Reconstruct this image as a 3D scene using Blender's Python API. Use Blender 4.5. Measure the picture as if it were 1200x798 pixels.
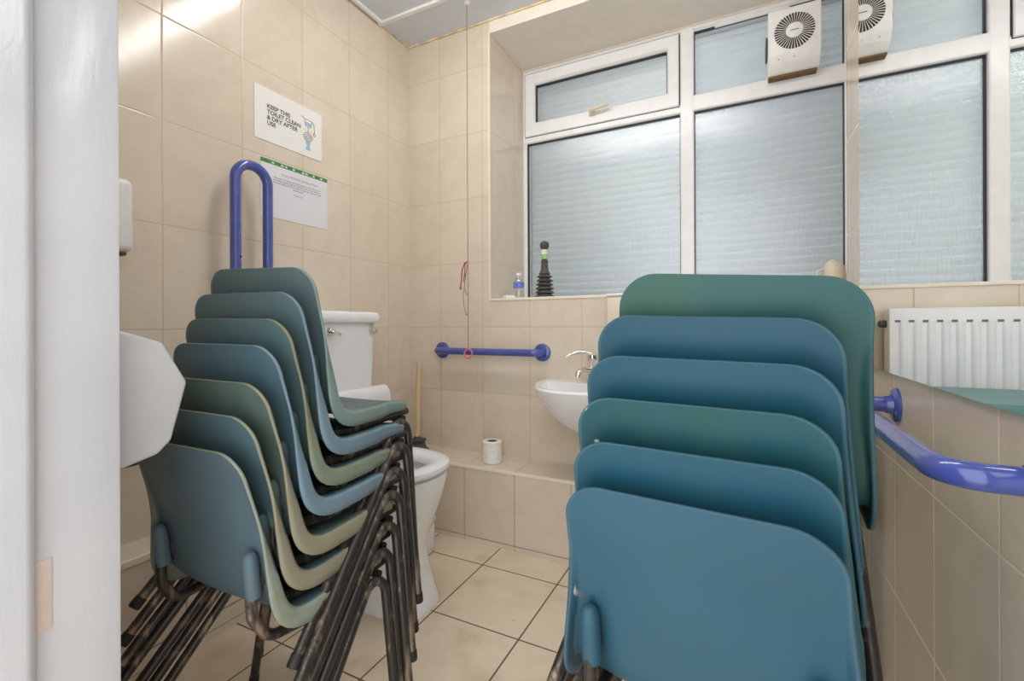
import bpy, bmesh, math, random
from math import sin, cos, pi, radians, sqrt
from mathutils import Vector, Matrix
random.seed(4)
for o in list(bpy.data.objects): bpy.data.objects.remove(o)
scene = bpy.context.scene
COL = scene.collection

# ------------------------------------------------------------------ camera, world, light, exposure
S = .3135
F_PX = 536.2351
CAM = Vector((4.9244*S, -6.063*S, 2.9874*S))
YAW, PIT, ROL = .4622, 0., -.0041
def cam_axes():
    c, s = cos(YAW), sin(YAW)
    r = Vector((c, s, 0)); fw = Vector((-s, c, 0)); up = Vector((0, 0, 1))
    f2 = cos(PIT)*fw + sin(PIT)*up; u2 = -sin(PIT)*fw + cos(PIT)*up
    return cos(ROL)*r + sin(ROL)*u2, -sin(ROL)*r + cos(ROL)*u2, f2
R_, U_, F_ = cam_axes()
cd = bpy.data.cameras.new('camera'); cam = bpy.data.objects.new('camera', cd); COL.objects.link(cam)
cam.matrix_world = Matrix(((R_.x, U_.x, -F_.x, CAM.x), (R_.y, U_.y, -F_.y, CAM.y), (R_.z, U_.z, -F_.z, CAM.z), (0, 0, 0, 1)))
cd.sensor_width = 36; cd.lens = F_PX/1200*36; cd.shift_y = -17.4065/1200; cd.clip_start = .02
scene.camera = cam
vs = scene.view_settings
vs.view_transform = 'Standard'; vs.look = 'None'; vs.gamma = 1; vs.use_curve_mapping = False
vs.exposure = 0.07
LAMP_STRENGTH = 24.0          # ceiling batten light, see the ceiling_light builder
WORLD_STRENGTH = 2.6          # daylight outside, and added fill through the doorway where no hallway is built
w = bpy.data.worlds.new('world'); scene.world = w; w.use_nodes = True
w.node_tree.nodes['Background'].inputs[0].default_value = (.98, .985, 1.0, 1)
w.node_tree.nodes['Background'].inputs[1].default_value = WORLD_STRENGTH
# ------------------------------------------------------------------ material helpers
def rgb(r, g, b):
    f = lambda c: (c/255/12.92) if c/255 <= .04045 else ((c/255+.055)/1.055)**2.4
    return (f(r), f(g), f(b), 1)
class NT:
    def __init__(s, name):
        s.m = bpy.data.materials.new(name); s.m.use_nodes = True
        s.t = s.m.node_tree; s.t.nodes.clear()
        s.out = s.n('ShaderNodeOutputMaterial')
    def n(s, typ, **kw):
        nd = s.t.nodes.new(typ)
        for k, v in kw.items(): setattr(nd, k, v)
        return nd
    def l(s, a, b): s.t.links.new(a, b)
    def val(s, sock, v):
        if isinstance(v, (int, float, tuple)): sock.default_value = v
        else: s.l(v, sock)
    def math(s, op, a, b=None, c=None, clamp=False):
        nd = s.n('ShaderNodeMath', operation=op, use_clamp=clamp)
        s.val(nd.inputs[0], a)
        if b is not None: s.val(nd.inputs[1], b)
        if c is not None: s.val(nd.inputs[2], c)
        return nd.outputs[0]
    def mixc(s, fac, a, b):
        nd = s.n('ShaderNodeMix', data_type='RGBA')
        s.val(nd.inputs[0], fac); s.val(nd.inputs[6], a); s.val(nd.inputs[7], b)
        return nd.outputs[2]
    def mixf(s, fac, a, b):
        nd = s.n('ShaderNodeMix', data_type='FLOAT')
        s.val(nd.inputs[0], fac); s.val(nd.inputs[2], a); s.val(nd.inputs[3], b)
        return nd.outputs[0]
    def ramp(s, x, lo, hi, a=0., b=1.):
        nd = s.n('ShaderNodeMapRange', interpolation_type='SMOOTHSTEP')
        s.val(nd.inputs[0], x); s.val(nd.inputs[1], lo); s.val(nd.inputs[2], hi); s.val(nd.inputs[3], a); s.val(nd.inputs[4], b)
        return nd.outputs[0]
    def noise(s, vec, scale, detail=3., rough=.55, dist=0.):
        nd = s.n('ShaderNodeTexNoise'); s.val(nd.inputs['Scale'], scale); s.val(nd.inputs['Detail'], detail)
        s.val(nd.inputs['Roughness'], rough); s.val(nd.inputs['Distortion'], dist)
        if vec is not None: s.l(vec, nd.inputs['Vector'])
        return nd.outputs['Fac']
    def bsdf(s, color, rough=.5, metal=0., spec=.5, coat=0., bump=None, bstr=.2, bdist=.01):
        b = s.n('ShaderNodeBsdfPrincipled')
        s.val(b.inputs['Base Color'], color); s.val(b.inputs['Roughness'], rough); s.val(b.inputs['Metallic'], metal)
        s.val(b.inputs['Specular IOR Level'], spec); s.val(b.inputs['Coat Weight'], coat); b.inputs['Coat Roughness'].default_value = .06
        if bump is not None:
            bn = s.n('ShaderNodeBump'); bn.inputs['Strength'].default_value = bstr; bn.inputs['Distance'].default_value = bdist
            s.l(bump, bn.inputs['Height']); s.l(bn.outputs[0], b.inputs['Normal'])
        s.l(b.outputs[0], s.out.inputs[0])
        return b
def objvec(t): return t.n('ShaderNodeTexCoord').outputs['Object']
def simple(name, color, rough=.5, metal=0., spec=.5, coat=0., var=.012, nscale=20., bstr=.0):
    t = NT(name); v = objvec(t); f = t.noise(v, nscale)
    dark = tuple(c*(1-var*2) for c in color[:3]) + (1,)
    lite = tuple(min(1, c*(1+var*1.5)) for c in color[:3]) + (1,)
    c = t.mixc(t.ramp(f, .3, .7), dark, lite)
    t.bsdf(c, rough, metal, spec, coat, bump=f if bstr else None, bstr=bstr, bdist=.002)
    return t.m
def tile_mat(name, base, alt, grout, tw, th, ux, uy, v0, gw=.0016, rough=.16, vy=0., vx_h=None, floor=False, spec=.5):
    """ceramic tiles on a world grid; u runs along X or Y by the facing of the surface, v along Z (Y on level faces)"""
    t = NT(name); g = t.n('ShaderNodeNewGeometry')
    p = t.n('ShaderNodeSeparateXYZ'); t.l(g.outputs['Position'], p.inputs[0])
    nn = t.n('ShaderNodeSeparateXYZ'); t.l(g.outputs['True Normal'], nn.inputs[0])
    ax = t.math('GREATER_THAN', t.math('ABSOLUTE', nn.outputs[0]), .6)
    az = t.math('GREATER_THAN', t.math('ABSOLUTE', nn.outputs[2]), .6)
    u = t.mixf(ax, t.math('SUBTRACT', p.outputs[0], ux), t.math('SUBTRACT', p.outputs[1], uy))
    v = t.mixf(az, t.math('SUBTRACT', p.outputs[2], v0), t.math('SUBTRACT', p.outputs[1], vy))
    du = t.math('PINGPONG', u, tw/2); dv = t.math('PINGPONG', v, th/2)
    d = t.math('MINIMUM', du, dv)
    mask = t.ramp(d, gw*.6, gw*1.3, 1., 0.)
    pos = g.outputs['Position']
    cu = t.math('FLOOR', t.math('DIVIDE', u, tw)); cv = t.math('FLOOR', t.math('DIVIDE', v, th))
    cmb = t.n('ShaderNodeCombineXYZ'); t.l(cu, cmb.inputs[0]); t.l(cv, cmb.inputs[1])
    wn = t.n('ShaderNodeTexWhiteNoise'); t.l(cmb.outputs[0], wn.inputs[0])
    vein = t.noise(pos, 7., 6., .6, 1.2); blot = t.noise(pos, 2.2, 3.)
    f = t.math('ADD', t.math('MULTIPLY', t.ramp(vein, .42, .62), .55), t.math('MULTIPLY', wn.outputs['Value'], .45), clamp=True)
    c = t.mixc(f, base, alt)
    if floor:
        vor = t.n('ShaderNodeTexVoronoi'); vor.inputs['Scale'].default_value = 46.; t.l(pos, vor.inputs['Vector'])
        few = t.ramp(t.noise(pos, 3.1, 2.), .60, .70)
        sp = t.math('MULTIPLY', t.ramp(vor.outputs['Distance'], .10, .16, 1., 0.), few)
        c = t.mixc(t.math('MULTIPLY', sp, .75), c, rgb(70, 55, 42))
        c = t.mixc(t.math('MULTIPLY', t.ramp(t.noise(pos, 4., 4.), .52, .7), .35), c, rgb(176, 150, 120))
    c = t.mixc(mask, c, grout)
    h = t.math('ADD', t.ramp(d, 0., .004), t.math('MULTIPLY', blot, .25))
    h = t.math('ADD', h, t.math('MULTIPLY', vein, .06))
    r = t.mixf(mask, rough, .7)
    t.bsdf(c, r, 0., spec, bump=h, bstr=.22, bdist=.003)
    return t.m

BEIGE, BEIGE2, GROUT = rgb(224, 211, 193), rgb(216, 202, 183), rgb(198, 179, 153)
M = {}
M['tile_left'] = tile_mat('beige tile left', BEIGE, BEIGE2, GROUT, .2456, .3135, .195, -.1596, .9295)
M['tile_back'] = tile_mat('beige tile back', BEIGE, BEIGE2, GROUT, .2456, .3135, .1952, .02, .9295, vy=-.06)
M['tile_box'] = tile_mat('beige tile boxing', BEIGE, BEIGE2, rgb(168, 146, 120), .2456, .3135, .2135, -.1596, .021, vy=-.058)
M['tile_right'] = tile_mat('beige tile right', rgb(222, 207, 187), rgb(212, 196, 175), rgb(228, 214, 195), .2456, .3135, .195, -.5245, .6109, gw=.0022)
M['tile_floor'] = tile_mat('cream floor tile', rgb(230, 213, 190), rgb(222, 204, 179), rgb(96, 78, 62), .3105, .3235, .949, .949, 0, gw=.0026, rough=.28, vy=-.349, floor=True)
M['plaster'] = simple('soffit plaster', rgb(238, 230, 220), .75)
M['lintel'] = simple('cream lintel', rgb(236, 228, 214), .6)
M['ceiling'] = simple('grey blue ceiling panel', rgb(216, 222, 230), .5)
M['trimwhite'] = simple('white plastic trim', rgb(238, 238, 234), .35)
M['trimcream'] = simple('cream tile trim', rgb(240, 230, 212), .4)
M['caulk'] = simple('cream caulk', rgb(228, 206, 172), .6, var=.1)
M['upvc'] = simple('white window plastic', rgb(238, 238, 238), .25)
M['gasket'] = simple('black gasket', rgb(48, 50, 58), .6)
M['ceramic'] = simple('white ceramic', rgb(238, 238, 240), .08, coat=.4, var=.01)
M['seatplastic'] = simple('white seat plastic', rgb(232, 232, 236), .25, var=.01)
M['whiteplastic'] = simple('white plastic', rgb(232, 232, 232), .35, var=.015)
M['whiteplastic_shaded'] = simple('shade toned white plastic', rgb(204, 204, 207), .35)  # white plastic with the shade beside the door put into its colour
M['creamplastic'] = simple('cream plastic', rgb(226, 214, 192), .4)
M['fanplastic'] = simple('off white fan plastic', rgb(240, 239, 236), .4, var=.02)
M['fandark'] = simple('dark fan interior', rgb(52, 46, 40), .7, var=.15)
M['rim_dirt'] = simple('brown vent gap', rgb(110, 88, 50), .7)
M['chrome'] = simple('chrome', rgb(225, 222, 218), .12, metal=1., var=.02)
M['blue'] = simple('glossy blue paint', rgb(72, 86, 164), .16, coat=.5, var=.06, nscale=30)
M['screw'] = simple('steel screw', rgb(150, 150, 155), .3, metal=1.)
M['gloss'] = None
M['rubber'] = simple('dark grey rubber', rgb(76, 74, 70), .55, var=.08)
M['wood'] = None
M['paper'] = simple('white paper', rgb(236, 234, 230), .35, var=.005)
M['paper2'] = simple('cool white paper', rgb(226, 224, 230), .35, var=.005)
M['ink'] = simple('grey ink', rgb(70, 68, 72), .7)
M['ink_red'] = simple('muted red ink', rgb(170, 110, 125), .7)
M['ink_blue'] = simple('pale blue ink', rgb(160, 188, 222), .7)
M['ink_orange'] = simple('orange ink', rgb(225, 180, 140), .7)
M['green'] = simple('green header', rgb(62, 140, 72), .5, var=.12, nscale=60)
M['tissue'] = simple('white tissue', rgb(238, 235, 230), .9, var=.03, nscale=60, bstr=.3)
M['card'] = simple('brown card', rgb(120, 98, 76), .9)
M['label_green'] = simple('green label', rgb(160, 200, 140), .6)
M['label_cream'] = simple('cream label', rgb(230, 220, 205), .6)
M['label_blue'] = simple('blue label', rgb(96, 130, 215), .4, var=.15, nscale=80)
M['red_ring'] = simple('coral red plastic', rgb(232, 112, 96), .35)
M['red_cord'] = simple('red string', rgb(160, 70, 72), .8)
M['brown_cord'] = simple('brown grey cord', rgb(128, 108, 92), .8)
M['radiator'] = simple('white enamel', rgb(236, 236, 236), .3)
M['slot'] = simple('dark radiator slot', rgb(120, 120, 122), .7)
M['foot'] = simple('black rubber foot', rgb(30, 28, 28), .6)
M['teal_box'] = simple('teal plastic', rgb(92, 138, 136), .4)
M['mirror_edge'] = simple('dark mirror edge', rgb(84, 78, 68), .4)
def gloss_paint():
    t = NT('glossy white door paint'); v = objvec(t)
    mp = t.n('ShaderNodeMapping'); mp.inputs['Scale'].default_value = (60, 60, 16); t.l(v, mp.inputs['Vector'])
    h = t.noise(mp.outputs[0], 2.2, 4., .6, .4)
    b = t.bsdf(t.mixc(t.ramp(t.noise(v, 3.), .3, .7), rgb(192, 193, 198), rgb(200, 201, 204)), .18, bump=h, bstr=.12, bdist=.003)  # white paint, darkened in colour to stand in for jamb shade
    return t.m
M['gloss'] = gloss_paint()
def wood_mat():
    t = NT('pale wood'); v = objvec(t)
    mp = t.n('ShaderNodeMapping'); mp.inputs['Scale'].default_value = (60, 60, 5); t.l(v, mp.inputs['Vector'])
    f = t.noise(mp.outputs[0], 2.)
    t.bsdf(t.mixc(f, rgb(206, 176, 132), rgb(226, 200, 160)), .6); return t.m
M['wood'] = wood_mat()
def mirror_mat():
    t = NT('mirror silver'); t.bsdf((.93, .94, .93, 1), .0, 1.); return t.m
M['mirror'] = mirror_mat()
def emis(name, col, st):
    t = NT(name); e = t.n('ShaderNodeEmission'); e.inputs[0].default_value = col; e.inputs[1].default_value = st
    t.l(e.outputs[0], t.out.inputs[0]); return t.m
M['lamp'] = emis('fluorescent diffuser', (1, .98, .955, 1), LAMP_STRENGTH)
def pane_mat(name, bumpy):
    t = NT(name); g = t.n('ShaderNodeNewGeometry')
    tr = t.n('ShaderNodeBsdfTransparent'); tr.inputs[0].default_value = (.93, .96, .97, 1)
    gl = t.n('ShaderNodeBsdfGlossy'); gl.inputs['Roughness'].default_value = .05 if bumpy else .02
    fr = t.n('ShaderNodeFresnel'); fr.inputs[0].default_value = 1.6
    fac = fr.outputs[0]
    if bumpy:
        mp = t.n('ShaderNodeMapping'); mp.inputs['Scale'].default_value = (110, 110, 22); t.l(g.outputs['Position'], mp.inputs['Vector'])
        h = t.noise(mp.outputs[0], 1., 3., .6, .6)
        h2 = t.noise(g.outputs['Position'], 95., 2.)
        hh = t.math('ADD', h, t.math('MULTIPLY', h2, .5))
        bn = t.n('ShaderNodeBump'); bn.inputs['Strength'].default_value = .8; bn.inputs['Distance'].default_value = .0018
        t.l(hh, bn.inputs['Height']); t.l(bn.outputs[0], gl.inputs['Normal']); t.l(bn.outputs[0], fr.inputs['Normal'])
        fac = t.math('MULTIPLY', fac, 1.4, clamp=True)
    mx = t.n('ShaderNodeMixShader'); t.l(fac, mx.inputs[0]); t.l(tr.outputs[0], mx.inputs[1]); t.l(gl.outputs[0], mx.inputs[2])
    t.l(mx.outputs[0], t.out.inputs[0]); return t.m
M['pane_obscured'] = pane_mat('obscured glass', True)
M['pane_clear'] = pane_mat('clear glass', False)
def bottle_mat():
    t = NT('clear bottle plastic')
    tr = t.n('ShaderNodeBsdfTransparent'); tr.inputs[0].default_value = (.96, .97, .97, 1)
    gl = t.n('ShaderNodeBsdfGlossy'); gl.inputs['Roughness'].default_value = .08
    lw = t.n('ShaderNodeLayerWeight'); lw.inputs[0].default_value = .35
    mx = t.n('ShaderNodeMixShader'); t.l(t.math('ADD', t.math('MULTIPLY', lw.outputs['Facing'], .6), .08), mx.inputs[0])
    t.l(tr.outputs[0], mx.inputs[1]); t.l(gl.outputs[0], mx.inputs[2]); t.l(mx.outputs[0], t.out.inputs[0]); return t.m
M['bottle'] = bottle_mat()
def shutter_mat():
    t = NT('white shutter slat')
    d = t.n('ShaderNodeBsdfDiffuse'); d.inputs[0].default_value = rgb(240, 240, 236)
    tl = t.n('ShaderNodeBsdfTranslucent'); tl.inputs[0].default_value = rgb(232, 236, 240)
    mx = t.n('ShaderNodeMixShader'); mx.inputs[0].default_value = .36
    t.l(d.outputs[0], mx.inputs[1]); t.l(tl.outputs[0], mx.inputs[2]); t.l(mx.outputs[0], t.out.inputs[0]); return t.m
M['shutter'] = shutter_mat()
def shell_mat(name, base, grime, amount, seed, scuffs=.3):
    t = NT(name); v = objvec(t)
    mp = t.n('ShaderNodeMapping'); mp.inputs['Location'].default_value = (seed*3.1, seed*1.7, seed*.9); t.l(v, mp.inputs['Vector'])
    v = mp.outputs[0]
    big = t.noise(v, 4.5, 4., .6, .5); fine = t.noise(v, 26., 4., .65)
    f = t.ramp(t.math('ADD', t.math('MULTIPLY', big, .75), t.math('MULTIPLY', fine, .25)), .62-amount*.4, .78-amount*.3)
    c = t.mixc(t.math('MULTIPLY', f, .85), base, grime)
    c = t.mixc(t.math('MULTIPLY', t.ramp(t.noise(v, 2.5, 2.), .35, .65), .25), c, tuple(x*.6 for x in base[:3])+(1,))
    # paint flecks and scuffs
    ms = t.n('ShaderNodeMapping'); ms.inputs['Scale'].default_value = (1, 1, .55); ms.inputs['Rotation'].default_value = (.5, .4, .3); t.l(v, ms.inputs['Vector'])
    vor = t.n('ShaderNodeTexVoronoi'); vor.inputs['Scale'].default_value = 17.; t.l(ms.outputs[0], vor.inputs['Vector'])
    wob = t.math('ADD', vor.outputs['Distance'], t.math('MULTIPLY', t.math('SUBTRACT', t.noise(v, 120., 2.), .5), .16))
    sep = t.n('ShaderNodeSeparateColor'); t.l(vor.outputs['Color'], sep.inputs[0])
    m1 = t.math('MULTIPLY', t.ramp(wob, .07, .12, 1., 0.), t.math('GREATER_THAN', sep.outputs[0], 1-.26*scuffs))
    m2 = t.math('MULTIPLY', t.ramp(wob, .07, .16, 1., 0.), t.math('GREATER_THAN', sep.outputs[1], 1-.16*scuffs))
    c = t.mixc(t.math('MULTIPLY', m1, .75), c, rgb(206, 206, 196)); c = t.mixc(t.math('MULTIPLY', m2, .5), c, rgb(96, 84, 62))
    t.bsdf(c, t.mixf(f, .40, .6), 0., .28, bump=fine, bstr=.05, bdist=.002)
    return t.m
def tube_mat():
    t = NT('worn black tube'); v = objvec(t)
    mp = t.n('ShaderNodeMapping'); mp.inputs['Scale'].default_value = (1, 1, .35); t.l(v, mp.inputs['Vector'])
    f = t.ramp(t.noise(mp.outputs[0], 26., 5., .7), .50, .66)
    c = t.mixc(f, rgb(52, 48, 45), rgb(146, 130, 112))
    t.bsdf(c, t.mixf(f, .3, .5), t.mixf(f, .2, .7), .5); return t.m
M['tube'] = tube_mat()
M['bar'] = simple('dark crossbar', rgb(34, 32, 30), .5)

# ------------------------------------------------------------------ mesh helpers
class MB:
    def __init__(s): s.bm = bmesh.new()
    def box(s, a, b, bev=0., seg=2, mi=0):
        bm = s.bm; v0 = len(bm.verts)
        r = bmesh.ops.create_cube(bm, size=1)
        vs_ = r['verts']
        for v in vs_:
            v.co = Vector(((a[i]+b[i])/2 + v.co[i]*(b[i]-a[i]) for i in range(3)))
        fs = {f for v in vs_ for f in v.link_faces}
        for f in fs: f.material_index = mi
        if bev > 0:
            es = list({e for v in vs_ for e in v.link_edges})
            rr = bmesh.ops.bevel(bm, geom=es, offset=bev, segments=seg, profile=.5, affect='EDGES')
            for f in rr['faces']: f.material_index = mi
        return s
    def tube(s, pts, r, n=12, caps=True, mi=0, closed=False):
        bm = s.bm; pts = [Vector(p) for p in pts]; N = len(pts)
        rad = (lambda i: r) if isinstance(r, (int, float)) else (lambda i: r[i])
        T = []
        for i in range(N):
            if closed: d = pts[(i+1) % N]-pts[(i-1) % N]
            else: d = pts[min(i+1, N-1)]-pts[max(i-1, 0)]
            T.append(d.normalized())
        up = Vector((0, 0, 1)) if abs(T[0].z) < .9 else Vector((1, 0, 0))
        X = T[0].cross(up).normalized(); rings = []
        for i in range(N):
            X = (X - T[i]*X.dot(T[i])).normalized(); Y = T[i].cross(X)
            rings.append([bm.verts.new(pts[i] + (X*cos(2*pi*k/n) + Y*sin(2*pi*k/n))*rad(i)) for k in range(n)])
        for i in range(N if closed else N-1):
            A, B = rings[i], rings[(i+1) % N]
            for k in range(n):
                f = bm.faces.new((A[k], A[(k+1) % n], B[(k+1) % n], B[k])); f.material_index = mi; f.smooth = True
        if caps and not closed:
            bm.faces.new(list(reversed(rings[0]))).material_index = mi; bm.faces.new(rings[-1]).material_index = mi
        return s
    def loft(s, rings, cap0=True, cap1=True, mi=0, smooth=True):
        bm = s.bm; rs = [[bm.verts.new(p) for p in r] for r in rings]; n = len(rs[0])
        for A, B in zip(rs, rs[1:]):
            for k in range(n):
                f = bm.faces.new((A[k], A[(k+1) % n], B[(k+1) % n], B[k])); f.material_index = mi; f.smooth = smooth
        if cap0: bm.faces.new(list(reversed(rs[0]))).material_index = mi
        if cap1: bm.faces.new(rs[-1]).material_index = mi
        return s
    def lathe(s, prof, c=(0, 0, 0), n=24, axis='z', mi=0, cap0=True, cap1=True):
        c = Vector(c); rings = []
        for r, h in prof:
            ring = []
            for k in range(n):
                a = 2*pi*k/n; x, y = max(r, 1e-5)*cos(a), max(r, 1e-5)*sin(a)
                p = {'z': (x, y, h), 'x': (h, x, y), 'y': (y, h, x)}[axis]
                ring.append(c+Vector(p))
            rings.append(ring)
        return s.loft(rings, cap0, cap1, mi)
    def prism(s, poly, lo, hi, axis='x', bev=0., mi=0):
        bm = s.bm
        def P(a, b, h): return {'x': (h, a, b), 'y': (a, h, b), 'z': (a, b, h)}[axis]
        A = [bm.verts.new(P(a, b, lo)) for a, b in poly]; B = [bm.verts.new(P(a, b, hi)) for a, b in poly]
        n = len(poly); fs = [bm.faces.new(A), bm.faces.new(list(reversed(B)))]
        for k in range(n): fs.append(bm.faces.new((A[k], B[k], B[(k+1) % n], A[(k+1) % n])))
        for f in fs: f.material_index = mi
        bmesh.ops.recalc_face_normals(bm, faces=fs)
        if bev > 0:
            es = list({e for f in fs for e in f.edges})
            bmesh.ops.bevel(bm, geom=es, offset=bev, segments=3, profile=.5, affect='EDGES')
        return s
    def ring(s, outer, inner, y0, y1, ch=0.):
        (a0, a1, b0, b1), (c0, c1, d0, d1) = outer, inner; bm = s.bm
        def rect(x0, x1, z0, z1, y): return [bm.verts.new((x0, y, z0)), bm.verts.new((x1, y, z0)), bm.verts.new((x1, y, z1)), bm.verts.new((x0, y, z1))]
        rs = [rect(a0, a1, b0, b1, y1), rect(a0, a1, b0, b1, y0+ch), rect(a0+ch, a1-ch, b0+ch, b1-ch, y0), rect(c0-ch*2, c1+ch*2, d0-ch*2, d1+ch*2, y0), rect(c0, c1, d0, d1, y0+ch*2.4), rect(c0, c1, d0, d1, y1)]
        for A, B in zip(rs, rs[1:]+rs[:1]):
            for k in range(4): bm.faces.new((A[k], A[(k+1) % 4], B[(k+1) % 4], B[k]))
        return s
    def build(s, name, mat, parent=None, smooth=False, loc=None, recalc=True):
        if recalc: bmesh.ops.recalc_face_normals(s.bm, faces=s.bm.faces[:])
        me = bpy.data.meshes.new(name); s.bm.to_mesh(me); s.bm.free()
        for m in (mat if isinstance(mat, (list, tuple)) else [mat]): me.materials.append(m)
        if smooth:
            for p in me.polygons: p.use_smooth = True
            me.set_sharp_from_angle(angle=radians(42))
        o = bpy.data.objects.new(name, me); COL.objects.link(o)
        if loc is not None: o.location = loc
        if parent is not None: o.parent = parent
        return o
def fillet(pts, rads, seg=8):
    pts = [Vector(p) for p in pts]; out = [pts[0]]
    for i in range(1, len(pts)-1):
        p, a, b = pts[i], pts[i-1], pts[i+1]; r = rads[i-1] if isinstance(rads, (list, tuple)) else rads
        da, db = (a-p), (b-p); la, lb = da.length, db.length; da.normalize(); db.normalize()
        th = da.angle(db)
        if r <= 0 or th > pi-.02: out.append(p); continue
        t = min(r/math.tan(th/2), la*.48, lb*.48); r2 = t*math.tan(th/2)
        c = p + (da+db).normalized()*(r2/sin(th/2))
        u = (p+da*t)-c; v = (p+db*t)-c; ang = u.angle(v)
        for k in range(seg+1):
            f = k/seg
            out.append(c + (u*sin((1-f)*ang)+v*sin(f*ang))/sin(ang))
    out.append(pts[-1]); return out
def rrect(cx, cy, hx, hy, r, n=6):
    o = []
    for (sx, sy, a0) in ((1, 1, 0), (-1, 1, pi/2), (-1, -1, pi), (1, -1, 1.5*pi)):
        for k in range(n+1):
            a = a0 + k/n*pi/2; o.append((cx+sx*(hx-r)+r*cos(a), cy+sy*(hy-r)+r*sin(a)))
    return o
def thing(name, label, cat, loc=(0, 0, 0), rz=0., group=None):
    o = bpy.data.objects.new(name, None); COL.objects.link(o); o.location = loc; o.rotation_euler = (0, 0, rz)
    o.empty_display_size = .05; return tag(o, label, cat, group)
def tag(o, label, cat, group=None):
    o['label'] = label; o['category'] = cat
    if group: o['group'] = group
    return o
def struct(o, label=None):
    o['kind'] = 'structure'
    if label: o['label'] = label
    return o

# ------------------------------------------------------------------ setting
W, ZC, LED = 1.871, 2.387, .328
SILL, SOFF, XR, YG = 1.0658, 2.326, .4813, .374
YF = -1.585
struct(MB().box((-.15, -2.1, -.1), (W+.1, .5, 0)).build('floor', M['tile_floor']), 'cream square floor tiles with dark brown grout lines')
struct(MB().box((-.12, -2.0, 0), (0, .0, ZC+.12)).build('wall_left', M['tile_left']), 'beige glossy tiled wall behind the toilet and the notices')
m = MB(); m.box((-.12, 0, 0), (XR, .5, ZC+.12)); m.box((XR, 0, 0), (2.05, .5, SILL-.012)); m.box((1.955, 0, SILL-.012), (2.05, .5, SOFF))
struct(m.build('wall_back', M['tile_back']), 'beige tiled wall below and left of the wide window')
m = MB(); m.box((XR, .0, SOFF), (1.955, .5, ZC+.12))
for f in m.bm.faces:
    f.material_index = 1 if f.calc_center_median().z < SOFF+.001 else 0
struct(m.build('trim_1', [M['lintel'], M['plaster']]), 'cream painted lintel over the window recess')
struct(MB().box((W, -2.0, 0), (W+.1, 0, ZC+.12)).build('wall_right', M['tile_right']), 'beige tiled wall under the big mirror')
m = MB(); m.box((0, YF-.14, 0), (.70, YF, ZC)); m.box((.70, YF-.14, 2.06), (W, YF, ZC)); m.box((1.80, YF-.14, 0), (W, YF, 2.06))
struct(m.build('wall_front', M['tile_left']), 'tiled wall with the doorway beside the camera')
struct(MB().box((0, -2.0, ZC), (W, 0, ZC+.1)).build('ceiling', M['ceiling']), 'grey blue ceiling panels with white joint strips')
# boxed-in pipes along the left and back walls
m = MB(); m.box((0, -.200, .0225), (W, 0, LED)); m.box((0, -.2005, 0), (W, 0, .0195))
struct(m.build('trim_2', M['tile_box']), 'beige tiled pipe boxing forming a low ledge under the window')
m = MB(); m.box((.116, -.203, LED-.012), (W, -.197, LED+.001), .002)
struct(m.build('trim_3', M['trimcream']), 'cream nosing along the low ledge under the window')
m = MB(); m.box((0, YF, .07), (.116, -.2001, LED)); m.box((0, YF, 0), (.117, -.2001, .066))
struct(m.build('trim_4', M['tile_box']), 'beige tiled pipe boxing along the left wall')
struct(MB().box((.110, YF, LED-.018), (.1195, -.203, LED+.001), .002).build('trim_5', M['trimcream']), 'cream nosing on the left wall boxing')
# sill and recess trims
struct(MB().box((XR, -.004, SILL-.012), (W, YG+.02, SILL), .002).build('trim_6', M['trimcream']), 'cream window sill')
m = MB(); m.box((XR-.004, -.004, SILL-.012), (XR+.003, .004, SOFF+.003)); m.box((XR, YG-.008, SOFF-.006), (1.955, YG, SOFF))
struct(m.build('trim_7', M['trimcream']), 'cream corner trim up the edge of the window recess')
# ceiling joint strips and coving
m = MB(); m.box((.0, -.231, ZC-.012), (W, -.209, ZC+.002), .003); m.box((.012, YF, ZC-.014), (.030, -.22, ZC+.002), .003)
struct(m.build('trim_8', M['trimwhite']), 'white joint strips across the ceiling')
m = MB(); m.box((0, -.205, ZC-.006), (.008, 0, ZC+.001)); m.box((0, -.009, ZC-.007), (W, 0, ZC+.001))
struct(m.build('trim_9', M['caulk']), 'cream sealant where ceiling meets the tiles')

# window: frame, glazing, opening top light
XM0, XM1, ZT0, ZT1, XE = 1.296, 1.357, 1.928, 1.972, 1.952
win = struct(bpy.data.objects.new('window_1', None), 'wide white framed window of obscured glass with two top lights'); COL.objects.link(win); win.location = (1.2, YG, SILL)
wl = Vector((1.2, YG, SILL))
def wbuild(m, name, mat, smooth=False):
    o = m.build(name, mat, win, smooth); o.location = -wl; return o
m = MB(); y0, y1 = YG, YG+.06
m.ring((XR, XE, SILL, SOFF), (XR+.022, XE-.022, SILL+.022, SOFF-.026), y0, y1, .004)
m.box((XM0, y0-.004, SILL), (XM1, y1, SOFF), .008, 3); m.box((XR, y0-.003, ZT0), (XM0+.02, y1, ZT1), .008, 3); m.box((XM1-.02, y0-.003, ZT0), (XE, y1, ZT1+.03), .008, 3)
wbuild(m, 'window_frame', M['upvc'])
m = MB(); sx0, sx1, sz0, sz1 = XR+.018, XM0-.004, ZT1-.012, SOFF-.028; gx0, gx1, gz0, gz1 = .556, 1.239, 2.034, 2.237
ys = y0-.012
m.ring((sx0, sx1, sz0, sz1), (gx0, gx1, gz0, gz1), ys, y1, .004)
wbuild(m, 'opening_sash', M['upvc'])
m = MB()
def gasket(x0, x1, z0, z1, y, t=.003): m.ring((x0, x1, z0, z1), (x0+t, x1-t, z0+t, z1-t), y, y+.02)
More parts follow.
